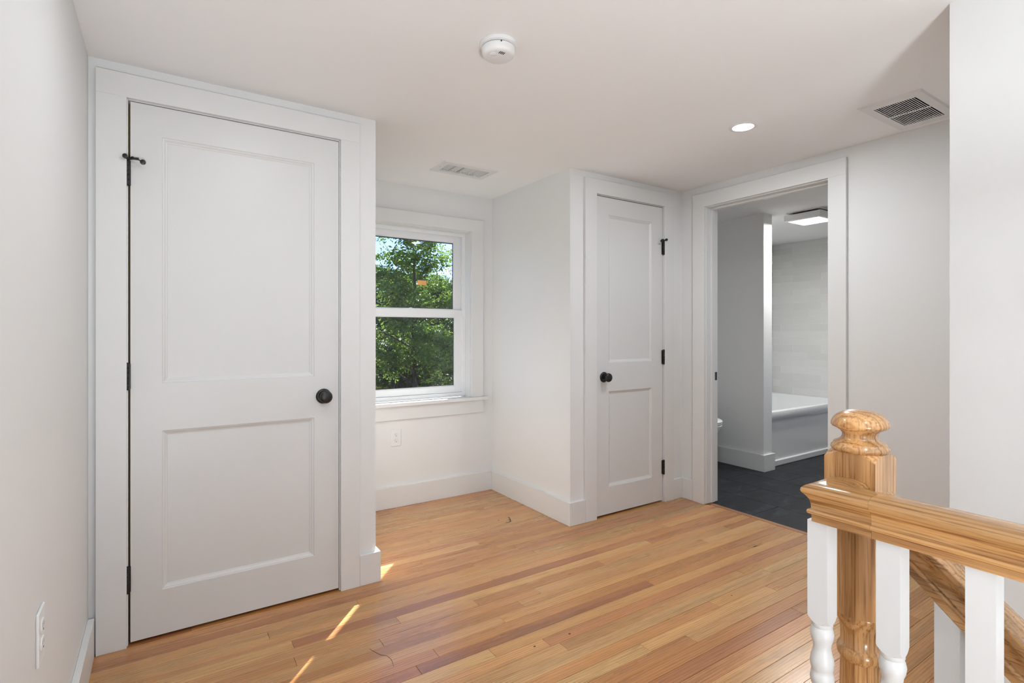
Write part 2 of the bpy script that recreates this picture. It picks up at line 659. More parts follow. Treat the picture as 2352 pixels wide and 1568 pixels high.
def board(x0, x1, y0, y1):
    L, W = x1 - x0 - 0.0010, y1 - y0 - 0.0008
    k = MB()
    e = 0.0007
    zt = rnd.uniform(-0.0003, 0.0)
    lo = [(-L / 2, -W / 2), (L / 2, -W / 2), (L / 2, W / 2), (-L / 2, W / 2)]
    hi = [(-L / 2 + e, -W / 2 + e), (L / 2 - e, -W / 2 + e), (L / 2 - e, W / 2 - e), (-L / 2 + e, W / 2 - e)]
    k.rings([[(x, y, -0.019) for x, y in lo], [(x, y, zt - e) for x, y in lo], [(x, y, zt) for x, y in hi]], smooth=False)
    o = k.build('floor_board', 'board', floor)
    o.location = ((x0 + x1) / 2, (y0 + y1) / 2, 0)
    tot = sum(q for _, q in PAL)
    t = rnd.uniform(0, tot)
    for c, q in PAL:
        t -= q
        if t <= 0:
            break
    g = rnd.uniform(0.93, 1.07)
    o.color = (c[0] * g, c[1] * g * rnd.uniform(0.97, 1.04), c[2] * g, 1)
    return o


def run(x0, x1, y0, y1, lo=0.6, hi=2.1):
    x = x0
    first = True
    while x < x1 - 1e-4:
        L = rnd.uniform(lo, hi)
        if first:
            L *= rnd.uniform(0.35, 1.0)
            first = False
        e = x + L
        if x1 - e < 0.28:
            e = x1
        board(x, min(e, x1), y0, y1)
        x = e


y = -0.60
while y < YW - 0.03:
    y1 = min(y + BW, YW)
    yc = (y + y1) / 2
    if yc < STAIR_Y - 0.03:
        run(XL + 0.001, STAIR_X, y, y1)
    elif yc < YR:
        run(XL + 0.001, XR + 0.0, y, y1)
    elif yc < YA + 0.03:
        inopen = DE[0] < y and y1 < DE[1]
        run(XL + 0.001, 3.1135 if inopen else XE + 0.006, y, y1)
    elif yc < YD + 0.05:
        run(XL + 0.001, XE + 0.006, y, y1)
    else:
        run(XB + 0.001, XC - 0.001, y, y1)
    y += BW
board(XL + 0.001, STAIR_X, YBK, -0.6).color = (0.5, 0.26, 0.11, 1)
s = MB().box(3.1140, 3.1500, DE[0] + 0.002, DE[1] - 0.002, -0.0185, 0.0015).build('threshold_strip', 'strip', floor, bevel=0.001)
s['label'] = 'reddish oak strip across the bathroom doorway'

# small marks on the boards
M['mark'] = paint('dark_mark', (0.045, 0.035, 0.028), 0.5)
for q, (mx_, my_, r1, r2) in enumerate([(1.322, 1.599, 0.0055, 0.0045), (1.160, 1.607, 0.005, 0.004), (2.714, 1.692, 0.016, 0.005), (2.118, 1.434, 0.004, 0.0035)]):
    MB().rings([[(mx_ + r1 * math.cos(2 * PI * i / 12) * (1 + 0.15 * math.sin(3 * i)), my_ + r2 * math.sin(2 * PI * i / 12), z_) for i in range(12)] for z_ in (-0.0005, 0.00025)], smooth=False).build('knot', 'mark', floor)
for q, (pts_) in enumerate([[(1.832, 2.822), (1.822, 2.790), (1.800, 2.748)], [(1.800, 2.750), (1.783, 2.742), (1.764, 2.748)], [(1.752, 2.806), (1.742, 2.802)], [(1.815, 2.778), (1.800, 2.786)]]):
    MB().tube([(a, b2, 0.0) for a, b2 in pts_], [0.004] * len(pts_), 6).build('floor_scuff', 'mark', floor).scale = (1, 1, 0.08)
hr = MB().tube([(0.640, 1.929, 0.0004), (0.650, 1.900, 0.0004), (0.660, 1.874, 0.0004), (0.679, 1.853, 0.0004), (0.684, 1.824, 0.0004), (0.676, 1.783, 0.0004)], 0.0006, 5).build('stray_hair', 'mark')
tag(hr, 'thin dark stray hair lying on the floor boards', 'hair')

# bathroom floor of dark slate tiles
m = MB().box(XE + 0.02, TILE_X, 0.80, TILE_Y, -0.25, -0.0095)
bfloor = struct(m.build('floor_bathroom', 'grout'), 'dark slate tile floor of the bathroom', 'floor')
tw, tl_ = 0.305, 0.61
row = 0
x = XE + 0.0555
mesh_cache = {}
while x < TILE_X:
    yy = 2.6 - 0.61 * 4 - (0.305 if row % 2 else 0)
    while yy < TILE_Y:
        a0, a1 = x + 0.001, min(x + tw, TILE_X) - 0.001
        b0, b1 = max(yy, 0.80) + 0.001, min(yy + tl_, TILE_Y) - 0.001
        if b1 - b0 > 0.02 and a1 - a0 > 0.02:
            key = (round(a1 - a0, 3), round(b1 - b0, 3))
            if key not in mesh_cache:
                o = MB().box(-key[0] / 2, key[0] / 2, -key[1] / 2, key[1] / 2, -0.009, 0.0).build('floor_tile', 'slate', bevel=0.001)
                mesh_cache[key] = o.data
            else:
                o = bpy.data.objects.new('floor_tile', mesh_cache[key])
                COL.objects.link(o)
            o.parent = bfloor
            o.location = ((a0 + a1) / 2, (b0 + b1) / 2, 0)
        yy += tl_
    x += tw
    row += 1


# baseboards
def base(name, boxes, label):
    m = MB()
    for q in boxes:
        m.box(*q, 0.0, ZB)
    return struct(m.build(name, 'trim', bevel=0.0015), label, 'baseboard')


G1 = 0.0002
base('baseboard_left', [(XL + G1, XL + T, YBK, YA - T)], 'white baseboard along the far left wall')
base('baseboard_front_left', [(0.7585, XB + T, YA - T, YA - G1), (XB + G1, XB + T, YA - G1, YW - T)], 'short white baseboard wrapping the corner right of the wide door')
base('baseboard_window', [(XB + T, XC - T, YW - T, YW - G1)], 'white baseboard below the window')
base('baseboard_alcove_right', [(XC - T, XC - G1, YD - T, YW - G1), (XC, 2.1745, YD - T, YD - G1)], 'white baseboard along the alcove side, turning the corner to the narrow door')
base('baseboard_front_right', [(2.992, XE - G1, YD - T, YD - G1), (XE - T, XE - G1, 2.3875, YD - T)], 'white baseboard in the corner between narrow door and doorway')
base('baseboard_doorway', [(XE - T, XE - G1, YR, 1.3930)], 'white baseboard right of the bathroom doorway, behind the newel')
base('baseboard_partition', [(4.224 - T, 4.224 - G1, 2.558 - T, YW), (4.224 - G1, 4.346 + T, 2.558 - T, 2.558 - G1)], 'white baseboard around the bathroom partition end')
base('baseboard_bathroom', [(XEI + G1, XEI + T, 2.40, YW), (XEI + T, 4.224 - T, YW - T, YW - G1)], 'white baseboard in the toilet nook')


# ------------------------------------------------------------------ doors
def panel(m, x0, x1, z0, z1, yf):
    """moulded recessed panel, front face at yf looking to -y"""
    prof = [(0.0, 0.0), (0.0015, 0.0035), (0.0055, 0.0042), (0.013, 0.0095), (0.0165, 0.0105), (0.0175, 0.0125)]
    rs = []
    for d, q in prof:
        rs.append([(x0 + d, yf + q, z0 + d), (x1 - d, yf + q, z0 + d), (x1 - d, yf + q, z1 - d), (x0 + d, yf + q, z1 - d)])
    m.rings(rs, smooth=False, cap0=False, cap1=True)
    d = 0.0
    m.add([(x0, yf + 0.024, z0), (x1, yf + 0.024, z0), (x1, yf + 0.024, z1), (x0, yf + 0.024, z1)], [(0, 1, 2, 3)])


def knob(parent, x, yf, z):
    r = MB().lathe([(0.0, 0.0), (0.0335, 0.0), (0.0335, -0.003), (0.032, -0.0055), (0.027, -0.008), (0.0235, -0.0085), (0.020, -0.0075), (0.0, -0.0075)],
                   (x, yf, z), 'Y', 36).build('knob_rosette', 'black', parent, origin=(x, yf, z))
    r['label'] = 'round black rosette'
    k = MB().lathe([(0.011, -0.006), (0.0105, -0.022), (0.0125, -0.027), (0.0205, -0.0315), (0.0265, -0.0375), (0.0283, -0.044), (0.0265, -0.0505), (0.0215, -0.0545), (0.012, -0.057), (0.0, -0.0575)],
                   (x, yf, z), 'Y', 36).build('door_knob', 'black', parent, origin=(x, yf, z))
    k['label'] = 'round black door knob'


def hinge(parent, x, yf, z0, z1, stop=0):
    m = MB()
    g = 0.0006
    n = 5
    h = (z1 - z0) / n
    for k in range(n):
        m.lathe([(0.0066, z0 + k * h + g), (0.0070, z0 + k * h + 2 * g), (0.0070, z0 + (k + 1) * h - 2 * g), (0.0066, z0 + (k + 1) * h - g)], (x, yf, 0), 'Z', 16)
    m.lathe([(0.003, z0 - 0.004), (0.0062, z0 - 0.003), (0.0062, z0), (0.004, z0 + 0.002)], (x, yf, 0), 'Z', 14)
    m.lathe([(0.004, z1 - 0.002), (0.0062, z1), (0.0058, z1 + 0.003), (0.002, z1 + 0.005)], (x, yf, 0), 'Z', 14)
    m.box(x - 0.011, x + 0.011, yf + 0.004, yf + 0.010, z0, z1)
    o = m.build('hinge', 'black', parent, origin=(x, yf, (z0 + z1) / 2))
    o['label'] = 'black butt hinge'
    if stop:
        zt = z1 + 0.006
        s = MB()
        s.lathe([(0.0085, -0.003), (0.0095, -0.002), (0.0095, 0.003), (0.007, 0.0045)], (x, yf, zt), 'Z', 16)
        # bumper arm toward the casing
        s.tube([(x, yf, zt), (x - stop * 0.003, yf - 0.012, zt + 0.001), (x - stop * 0.005, yf - 0.020, zt + 0.002)], 0.0045)
        s.lathe([(0.004, 0.0), (0.0085, 0.001), (0.0085, 0.009), (0.006, 0.011)], (x - stop * 0.005, yf - 0.026, zt + 0.003), 'Y', 14)
        # threaded adjuster and bumper toward the door
        s.tube([(x, yf - 0.002, zt + 0.003), (x + stop * 0.036, yf - 0.016, zt + 0.002)], 0.0032)
        s.tube([(x + stop * 0.014, yf - 0.007, zt + 0.003), (x + stop * 0.020, yf - 0.0095, zt + 0.003)], 0.0058)
        s.tube([(x, yf - 0.003, zt - 0.004), (x + stop * 0.02, yf - 0.022, zt - 0.004), (x + stop * 0.036, yf - 0.030, zt - 0.006), (x + stop * 0.044, yf - 0.026, zt - 0.009)], 0.0024)
        s.lathe([(0.004, 0.0), (0.0090, 0.002), (0.0098, 0.007), (0.0080, 0.011)], (x + stop * 0.049, yf - 0.030, zt - 0.011), 'Y', 14)
        q = s.build('hinge_stop', 'black', parent, origin=(x, yf, zt))
        q['label'] = 'black hinge-pin door stop'


def make_door(name, label, x0, x1, z1, yf, px0, px1, knob_x, hinge_x, hs, stopdir):
    z0 = 0.011
    th = 0.035
    root = empty(name, ((x0 + x1) / 2, yf + th / 2, 0))
    struct(root, label, 'door')
    pz = [(0.183, 0.795), (0.979, 1.925)]
    MB().box(x0, px0, yf, yf + th, z0, z1).build('stile', 'door', root)
    MB().box(px1, x1, yf, yf + th, z0, z1).build('stile', 'door', root)
    for a, b2 in ((z0, pz[0][0]), (pz[0][1], pz[1][0]), (pz[1][1], z1)):
        MB().box(px0, px1, yf, yf + th, a, b2).build('rail', 'door', root)
    for a, b2 in pz:
        m = MB()
        panel(m, px0, px1, a, b2, yf)
        m.build('door_panel', 'door', root)
    knob(root, knob_x, yf, 0.888)
    for k, (a, b2) in enumerate(hs):
        hinge(root, hinge_x, yf - 0.011, a, b2, stopdir if k == 0 else 0)
    return root


make_door('door_1', 'wide white two-panel door with a black knob at its right', DA[0] + 0.0105, DA[1] - 0.0055, 2.0400, YA,
          -0.004, 0.559, 0.600, DA[0] + 0.001, [(1.724, 1.815), (0.962, 1.056), (0.203, 0.297)], 1)
make_door('door_2', 'narrow white two-panel door with a black knob at its left', DD[0] + 0.010, DD[1] - 0.0075, 2.0355, YD,
          2.3845, 2.788, 2.343, DD[1] - 0.0045, [(1.713, 1.803), (0.956, 1.050), (0.194, 0.287)], -1)


def door_trim(name, label, op, yf, x_out0, x_out1, ztop, rawgap=True):
    root = empty(name, ((op[0] + op[1]) / 2, yf, 0))
    struct(root, label, 'door trim')
    r = 0.0
    MB().box(x_out0, op[0], yf - T, yf - G1, 0.0, op[2]).build('side_casing', 'trim', root, bevel=0.001)
    MB().box(op[1], x_out1, yf - T, yf - G1, 0.0, op[2]).build('side_casing', 'trim', root, bevel=0.001)
    MB().box(x_out0, x_out1, yf - T, yf - G1, op[2], ztop).build('head_casing', 'trim', root, bevel=0.001)
    j = 0.004
    # jambs stand just inside the wall opening, their front edge painted
    MB().box(op[0] - 0.0035, op[0] + 0.0036, yf, yf + 0.114, 0, op[2]).build('jamb', 'trim', root)
    MB().box(op[1] - 0.0032, op[1] + 0.0035, yf, yf + 0.114, 0, op[2]).build('jamb', 'trim', root)
    MB().box(op[0] + 0.0042, op[1] - 0.0032, yf, yf + 0.114, op[2] - 0.0035, op[2] + 0.0035).build('head_jamb', 'trim', root)
    m = MB()
    m.box(op[0] + 0.0044, op[0] + 0.016, yf + 0.037, yf + 0.07, 0, op[2] - 0.004)
    m.box(op[1] - 0.015, op[1] - 0.0034, yf + 0.037, yf + 0.07, 0, op[2] - 0.004)
    m.box(op[0] + 0.016, op[1] - 0.015, yf + 0.037, yf + 0.07, op[2] - 0.018, op[2] - 0.004)
    m.build('door_stop', 'rawwood', root)
    return root


door_trim('trim_1', 'flat white casing framing the wide door', DA, YA, -0.205, 0.7580, 2.1352)
door_trim('trim_2', 'flat white casing framing the narrow door', DD, YD, 2.1750, 2.9915, 2.1352)

# bathroom doorway trim (in the x = XE wall)
t3 = struct(empty('trim_3', (XE, (DE[0] + DE[1]) / 2, 0)), 'flat white casing and jambs of the open bathroom doorway', 'door trim')
ZE = 2.1223
MB().box(XE - T, XE - G1, DE[1], 2.3865, 0.0, DE[2]).build('side_casing', 'trim', t3, bevel=0.001)
MB().box(XE - T, XE - G1, 1.3941, DE[0], 0.0, DE[2]).build('side_casing', 'trim', t3, bevel=0.001)
MB().box(XE - T, XE - G1, 1.3941, 2.3865, DE[2], ZE).build('head_casing', 'trim', t3, bevel=0.001)
MB().box(XE, XEI + 0.003, DE[1] - 0.006, DE[1] + 0.0195, 0.003, DE[2] + 0.0195).build('jamb', 'trim', t3, bevel=0.0008)
MB().box(XE, XEI + 0.003, DE[0] - 0.0195, DE[0] + 0.006, 0.003, DE[2] + 0.0195).build('jamb', 'trim', t3, bevel=0.0008)
MB().box(XE, XEI + 0.003, DE[0] + 0.006, DE[1] - 0.006, DE[2] - 0.006, DE[2] + 0.0195).build('head_jamb', 'trim', t3, bevel=0.0008)
for a, b2 in ((DE[1] - 0.017, DE[1] - 0.0061), (DE[0] + 0.0061, DE[0] + 0.017)):
    MB().box(XE + 0.044, XE + 0.078, a, b2, 0.006, DE[2] - 0.018).build('door_stop', 'trim', t3, bevel=0.001)
MB().box(XE + 0.044, XE + 0.078, DE[0] + 0.0061, DE[1] - 0.0061, DE[2] - 0.0172, DE[2] - 0.0061).build('head_stop', 'trim', t3, bevel=0.001)
sp = MB().box(XE + 0.086, XE + 0.114, DE[1] - 0.0075, DE[1] - 0.0062, 0.842, 0.898).build('strike_plate', 'black', t3)
sp['label'] = 'small black strike plate'


# ------------------------------------------------------------------ window
def frame_y(m, x0, x1, z0, z1, wl, wr, wb, wt, y0, y1):
    m.box(x0, x0 + wl, y0, y1, z0, z1)
    m.box(x1 - wr, x1, y0, y1, z0, z1)
    m.box(x0 + wl, x1 - wr, y0, y1, z0, z0 + wb)
    m.box(x0 + wl, x1 - wr, y0, y1, z1 - wt, z1)
    return m


w1 = struct(empty('window_1', (1.4527, YW, 0.69)), 'white double-hung window in the alcove, looking onto trees', 'window')
CI0, CI1 = 1.0245, 1.8810
MB().box(0.9285, CI0, YW - T, YW - G1, 0.7005, 1.9090).build('side_casing', 'trim', w1, bevel=0.001)
MB().box(CI1, 1.9770, YW - T, YW - G1, 0.7005, 1.9090).build('side_casing', 'trim', w1, bevel=0.001)
MB().box(0.9285, 1.9770, YW - T, YW - G1, 1.9090, 1.9975).build('head_casing', 'trim', w1, bevel=0.001)
# stool with horns, apron
MB().box(0.8990, 2.0065, YW - 0.045, YW - G1, 0.6775, 0.7000).box(1.0260, 1.8795, YW - G1, YW + 0.060, 0.6905, 0.7000).build('window_stool', 'trim', w1, bevel=0.002)
MB().box(0.9285, 1.9770, YW - T, YW - G1, 0.5850, 0.6773).build('apron', 'trim', w1, bevel=0.001)
# extension jambs
m = MB().box(1.0257, 1.0305, YW - 0.0, YW + 0.149, 0.7003, 1.9145)
m.box(1.8750, 1.8798, YW - 0.0, YW + 0.149, 0.7003, 1.9145)
m.box(1.0305, 1.8750, YW - 0.0, YW + 0.149, 1.9040, 1.9145)
m.build('extension_jamb', 'trim', w1)
# vinyl frame with two tracks
FY = YW + 0.071
m = frame_y(MB(), 1.0306, 1.8749, 0.7004, 1.9039, 0.025, 0.025, 0.030, 0.026, FY, FY + 0.016)
frame_y(m, 1.0306, 1.8749, 0.7004, 1.9039, 0.016, 0.016, 0.030, 0.018, FY + 0.016, FY + 0.070)
frame_y(m, 1.0466, 1.8589, 0.7304, 1.8859, 0.009, 0.009, 0.004, 0.010, FY + 0.036, FY + 0.042)
m.box(1.0306, 1.8749, FY + 0.07, FY + 0.078, 0.700, 0.722)
m.build('window_frame', 'vinyl', w1, bevel=0.0012)
# lower sash (inner track) and upper sash (outer track)
S0, S1 = 1.0480, 1.8575
ls = frame_y(MB(), S0, S1, 0.7310, 1.3380, 0.0600, 0.0600, 0.046, 0.0540, FY + 0.0165, FY + 0.0355)
frame_y(ls, S0 + 0.060, S1 - 0.060, 0.777, 1.284, 0.005, 0.005, 0.005, 0.005, FY + 0.022, FY + 0.031)
lower = ls.build('lower_sash', 'vinyl', w1, bevel=0.0012)
MB().box(S0 + 0.060, S1 - 0.060, FY + 0.025, FY + 0.028, 0.777, 1.284).build('pane', 'glass', lower)
MB().box(1.43, 1.475, FY + 0.020, FY + 0.034, 1.3382, 1.3430).box(1.447, 1.458, FY + 0.010, FY + 0.030, 1.3430, 1.3475).build('sash_lock', 'vinyl', lower)
us_ = frame_y(MB(), S0, S1, 1.2950, 1.8850, 0.0560, 0.0560, 0.045, 0.0460, FY + 0.0425, FY + 0.0615)
frame_y(us_, S0 + 0.056, S1 - 0.056, 1.340, 1.839, 0.005, 0.005, 0.005, 0.005, FY + 0.047, FY + 0.056)
upper = us_.build('upper_sash', 'vinyl', w1, bevel=0.0012)
MB().box(S0 + 0.056, S1 - 0.056, FY + 0.050, FY + 0.053, 1.340, 1.839).build('pane', 'glass', upper)
M['patch'] = paint('patch_orange', (0.85, 0.42, 0.16), 0.6)
st_ = MB().box(1.515, 1.585, FY + 0.0488, FY + 0.0492, 1.512, 1.546).build('pane_patch', 'patch', upper)  # flat orange patch set just inside the upper pane
st_['label'] = 'small orange patch'
sash_edge = paint('spacer_dark', (0.05, 0.06, 0.07), 0.4)
M['spacer'] = sash_edge
frame_y(MB(), S0 + 0.061, S1 - 0.061, 1.345, 1.834, 0.006, 0.006, 0.006, 0.008, FY + 0.0485, FY + 0.0498).build('glazing_spacer', 'spacer', upper)
frame_y(MB(), S0 + 0.065, S1 - 0.065, 0.782, 1.279, 0.005, 0.005, 0.003, 0.004, FY + 0.0284, FY + 0.0300).build('glazing_spacer', 'spacer', lower)


def plain_window(name, label, x0, x1, z0, z1, yc):
    r = struct(empty(name, ((x0 + x1) / 2, yc, z0)), label, 'window')
    f = frame_y(MB(), x0, x1, z0, z1, 0.05, 0.05, 0.05, 0.05, yc - 0.03, yc + 0.03)
    f.box(x0 + 0.05, x1 - 0.05, yc - 0.02, yc + 0.02, (z0 + z1) / 2 - 0.02, (z0 + z1) / 2 + 0.02)
    f.build('window_frame', 'vinyl', r)
    MB().box(x0 + 0.05, x1 - 0.05, yc - 0.002, yc + 0.002, z0 + 0.05, z1 - 0.05).build('pane', 'glass', r)


plain_window('window_2', 'bathroom window in the near wall, out of view', 4.6, 5.6, 0.6, 1.9, 0.74)
plain_window('fill_window', 'unseen window added in the end wall behind the viewpoint for soft fill', 0.15, 1.65, 0.75, 2.0, YBK - 0.06)  # unseen window added to let soft daylight in from behind


# ------------------------------------------------------------------ stairs (below the landing)
m = MB().box(STAIR_X - 0.02, STAIR_X, YBK, STAIR_Y, -2.8, -0.02)
m.box(STAIR_X - 0.02, XR, STAIR_Y, STAIR_Y + 0.02, -2.8, -0.02)
struct(m.build('wall_stair', 'wall'), 'white stairwell sides below the landing', 'wall')
MB().box(XL, XR, YBK, STAIR_Y + 0.1, -2.9, -2.8).build('floor_lower', 'oakx')
struct(bpy.data.objects['floor_lower'], 'lower-storey floor at the stair foot, out of view', 'floor')
st = struct(empty('stairs', (1.5, STAIR_Y, 0)), 'oak-tread stair going down inside the railing', 'stair')
for k in range(9):
    zt = -0.19 * (k + 1)
    yb = STAIR_Y - 0.215 * k
    MB().box(STAIR_X + 0.001, XR - 0.001, yb - 0.245, yb - 0.001, zt - 0.027, zt).build('tread', 'oakx', st, bevel=0.003)
    MB().box(STAIR_X + 0.001, XR - 0.001, yb - 0.215 - 0.018, yb - 0.215, zt - 0.19, zt - 0.028).build('riser', 'trim', st)

# ------------------------------------------------------------------ stair railing
rail = empty('stair_railing', (1.0582, 0.4554, 0))
tag(rail, 'oak railing with turned newel post and white spindles around the stairwell', 'railing')
NX, NY, NW = 1.0585, 0.4562, 0.0835


def square_section(R):
    """ring of 8*k points around a square of half width R, corners included"""
    n = 8
    pts = []
    for (a, b2) in (((R, -R), (R, R)), ((R, R), (-R, R)), ((-R, R), (-R, -R)), ((-R, -R), (R, -R))):
        for i in range(n):
            t = i / n
            pts.append((a[0] + (b2[0] - a[0]) * t, a[1] + (b2[1] - a[1]) * t))
    return pts


def turned_block(c, R, zlo, zhi, dlo, dhi, rlo, rhi, zlo_c=None, zhi_c=None):
    """square block whose ends were shaped on a lathe: corners cut back further than faces"""
    sq = square_section(R)
    rmax = R * math.sqrt(2)
    def f(rr):
        return (rmax - rr) / (rmax - R)
    top = [(c[0] + x, c[1] + y2, zhi + dhi * f(math.hypot(x, y2)) ** 0.8) for x, y2 in sq]
    bot = [(c[0] + x, c[1] + y2, zlo - dlo * f(math.hypot(x, y2)) ** 0.8) for x, y2 in sq]
    m = MB()
    def circ(r, z):
        return [(c[0] + x / math.hypot(x, y2) * r, c[1] + y2 / math.hypot(x, y2) * r, z) for x, y2 in sq]
    rs = [circ(rlo, zlo_c if zlo_c is not None else zlo - dlo), bot, top, circ(rhi, zhi_c if zhi_c is not None else zhi + dhi * 1.25)]
    m.rings(rs, smooth=False)
    return m


block = turned_block((NX, NY), NW / 2, 0.678, 0.9480, 0.009, 0.013, 0.034, 0.036, 0.672, 0.9655)
newel = block.build('newel_post', 'oakz', rail, origin=(NX, NY, 0.8))
newel['label'] = 'honey oak newel post'
fin = MB().lathe([(0.036, 0.958), (0.0440, 0.9600), (0.0462, 0.9645), (0.0452, 0.9690), (0.0422, 0.9712), (0.0420, 0.9732), (0.0405, 0.9752), (0.0350, 0.9775), (0.0300, 0.9815), (0.0277, 0.9865),
                  (0.0280, 0.9915), (0.0310, 0.9960), (0.0370, 1.0000), (0.0435, 1.0030), (0.0458, 1.0062), (0.0455, 1.0100), (0.0425, 1.0175), (0.0365, 1.0245), (0.0270, 1.0300), (0.0150, 1.0330), (0.0, 1.0340)],
                 (NX, NY, 0), 'Z', 48).build('newel_finial', 'oakz', newel, origin=(NX, NY, 1.0), angle=60)
fin['label'] = 'mushroom-shaped oak finial'
MB().lathe([(0.030, 0.19), (0.0395, 0.205), (0.0405, 0.215), (0.036, 0.225), (0.033, 0.235), (0.036, 0.26), (0.0345, 0.36), (0.0312, 0.56), (0.0308, 0.582), (0.0325, 0.5850), (0.0358, 0.5905), (0.0366, 0.5970), (0.0355, 0.6030), (0.0325, 0.6075), (0.0306, 0.6100),
            (0.0306, 0.6300), (0.0318, 0.6420), (0.0350, 0.6520), (0.0395, 0.6600), (0.0416, 0.6650), (0.0416, 0.6700), (0.0395, 0.6735), (0.034, 0.6745)],
           (NX, NY, 0), 'Z', 48).build('newel_turning', 'oakz', newel, origin=(NX, NY, 0.4), angle=60)
turned_block((NX, NY), NW / 2, 0.0, 0.185, 0.0, 0.010, 0.03, 0.032).build('newel_base', 'oakz', newel, origin=(NX, NY, 0.1))

# handrail profile (half width, height above underside)
HP = [(0.0210, 0.0), (0.0210, 0.0115), (0.0222, 0.0125), (0.0258, 0.0140), (0.0270, 0.0172), (0.0258, 0.0205), (0.0222, 0.0218), (0.0215, 0.0235),
      (0.0218, 0.0300), (0.0238, 0.0380), (0.0285, 0.0450), (0.0325, 0.0490), (0.0338, 0.0530), (0.0330, 0.0570), (0.0290, 0.0612), (0.0225, 0.0642), (0.0120, 0.0660)]
PROF = HP + [(-a, b2) for a, b2 in HP[::-1]]


def sweep(path, name, mat, parent, z_is_vertical=True, label=None, side=1):
    """sweep the handrail profile along a polyline, mitred at the corners"""
    pts = [Vector(p) for p in path]
    m = MB()
    rs = []
    for k, p in enumerate(pts):
        d0 = (pts[k] - pts[k - 1]).normalized() if k > 0 else None
        d1 = (pts[k + 1] - pts[k]).normalized() if k < len(pts) - 1 else None
        def right(d):
            return Vector((d.y, -d.x, 0)).normalized()
        if d0 is None:
            r = right(d1)
        elif d1 is None:
            r = right(d0)
        else:
            r0, r1 = right(d0), right(d1)
            bis = (r0 + r1).normalized()
            r = bis / max(0.2, bis.dot(r0))
        d = d1 if d1 is not None else d0
        c = math.sqrt(max(1e-6, 1 - d.z * d.z))
        vsc = 1.0 / c          # plumb cut of a sloping rail
        rs.append([tuple(p + r * a + Vector((0, 0, b2 * vsc))) for a, b2 in PROF])
    m.rings(rs, smooth=True)
    o = m.build(name, mat, parent, origin=pts[-1], angle=32)
    if label:
        o['label'] = label
    return o


RX, RZ = 0.9525, 0.8500
JY = 0.385
sweep([(NX - NW / 2 + 0.0005, NY, RZ), (RX, NY, RZ), (RX, JY, RZ)], 'rail_fitting', 'oaky', rail, label='mitred oak corner of the level handrail')
sweep([(RX, JY - 0.0003, RZ), (RX, -1.6, RZ)], 'guard_handrail', 'oaky', rail, label='level oak handrail')
SL = 0.87
sy0, sz0 = NY - NW / 2 + 0.0005, 0.8060
sweep([(NX + 0.004, sy0, sz0), (NX + 0.004, -1.2, sz0 - (sy0 + 1.2) * SL)], 'stair_handrail', 'oaky', rail, label='oak handrail sloping down the stair')


def baluster(x, yc, ztop, zsq, name='baluster', zbase=0.0, cut=0.0, parent=rail):
    R = 0.0165
    c = (x, yc)
    m = turned_block(c, R, zsq, ztop, 0.011, 0.0, 0.0160, R, zsq - 0.011, ztop)
    if cut:
        # top follows the slope of the stair rail
        for i, (vx, vy, vz) in enumerate(m.v):
            if vz > ztop - 1e-5:
                m.v[i] = (vx, vy, vz + (vy - yc) * cut)
    z = zsq - 0.011
    P_ = [(0.0160, z + 0.002), (0.0168, z - 0.004), (0.0150, z - 0.007), (0.0168, z - 0.010), (0.0186, z - 0.019), (0.0172, z - 0.028), (0.0145, z - 0.036), (0.0137, z - 0.043), (0.0150, z - 0.051),
          (0.0178, z - 0.060), (0.0188, z - 0.069), (0.0176, z - 0.078), (0.0158, z - 0.083), (0.0176, z - 0.087), (0.0188, z - 0.096), (0.0174, z - 0.105), (0.0146, z - 0.110), (0.0148, z - 0.116), (0.0128, z - 0.122)]
    zb = zbase + 0.17
    P_ += [(0.0128, z - 0.16), (0.0165, zb + 0.05), (0.0150, zb + 0.03), (0.0175, zb + 0.015), (0.0160, zb)]
    m.lathe(P_[::-1], (x, yc, 0), 'Z', 24)
    m.box(x - R, x + R, yc - R, yc + R, zbase, zb)
    return m.build(name, 'bal', parent, origin=(x, yc, zbase), angle=45)


by = [0.4700, 0.3640, 0.2530]
while by[-1] > -1.0:
    by.append(by[-1] - 0.109)
for q in by:
    baluster(RX, q, RZ - 0.0002, 0.6850)
for k in range(8):
    q = 0.3225 - 0.1075 * k
    zt = sz0 - (sy0 - q) * SL - 0.0004
    step = max(0, int((STAIR_Y - q) / 0.215))
    baluster(1.0565, q, zt, zt - 0.26, 'stair_baluster', zbase=-0.19 * (step + 1), cut=SL)


# ------------------------------------------------------------------ ceiling fixtures
def downlight(x, y, label, power=DOWNLIGHT_W):
    r = empty('recessed_downlight', (x, y, ZC))
    tag(r, label, 'downlight', 'recessed downlights in the ceiling')
    MB().lathe([(0.049, 0.0), (0.049, -0.0035), (0.056, -0.0045), (0.064, -0.003), (0.067, -0.0003), (0.067, 0.0)], (x, y, ZC), 'Z', 40, cap=False).build('trim_ring', 'plastic', r, origin=(x, y, ZC))
    MB().lathe([(0.0485, -0.0005), (0.0485, -0.0028), (0.0, -0.0030)], (x, y, ZC), 'Z', 40).build('lens', 'lens', r, origin=(x, y, ZC))
    ld = bpy.data.lights.new('downlight_lamp', 'AREA')
    ld.shape = 'DISK'
    ld.size = 0.095
    ld.energy = power
    ld.color = (0.885, 0.955, 1.0)
    lo = bpy.data.objects.new('downlight_lamp', ld)
    COL.objects.link(lo)
    lo.parent = r
    lo.location = (0, 0, -0.006)
    return r


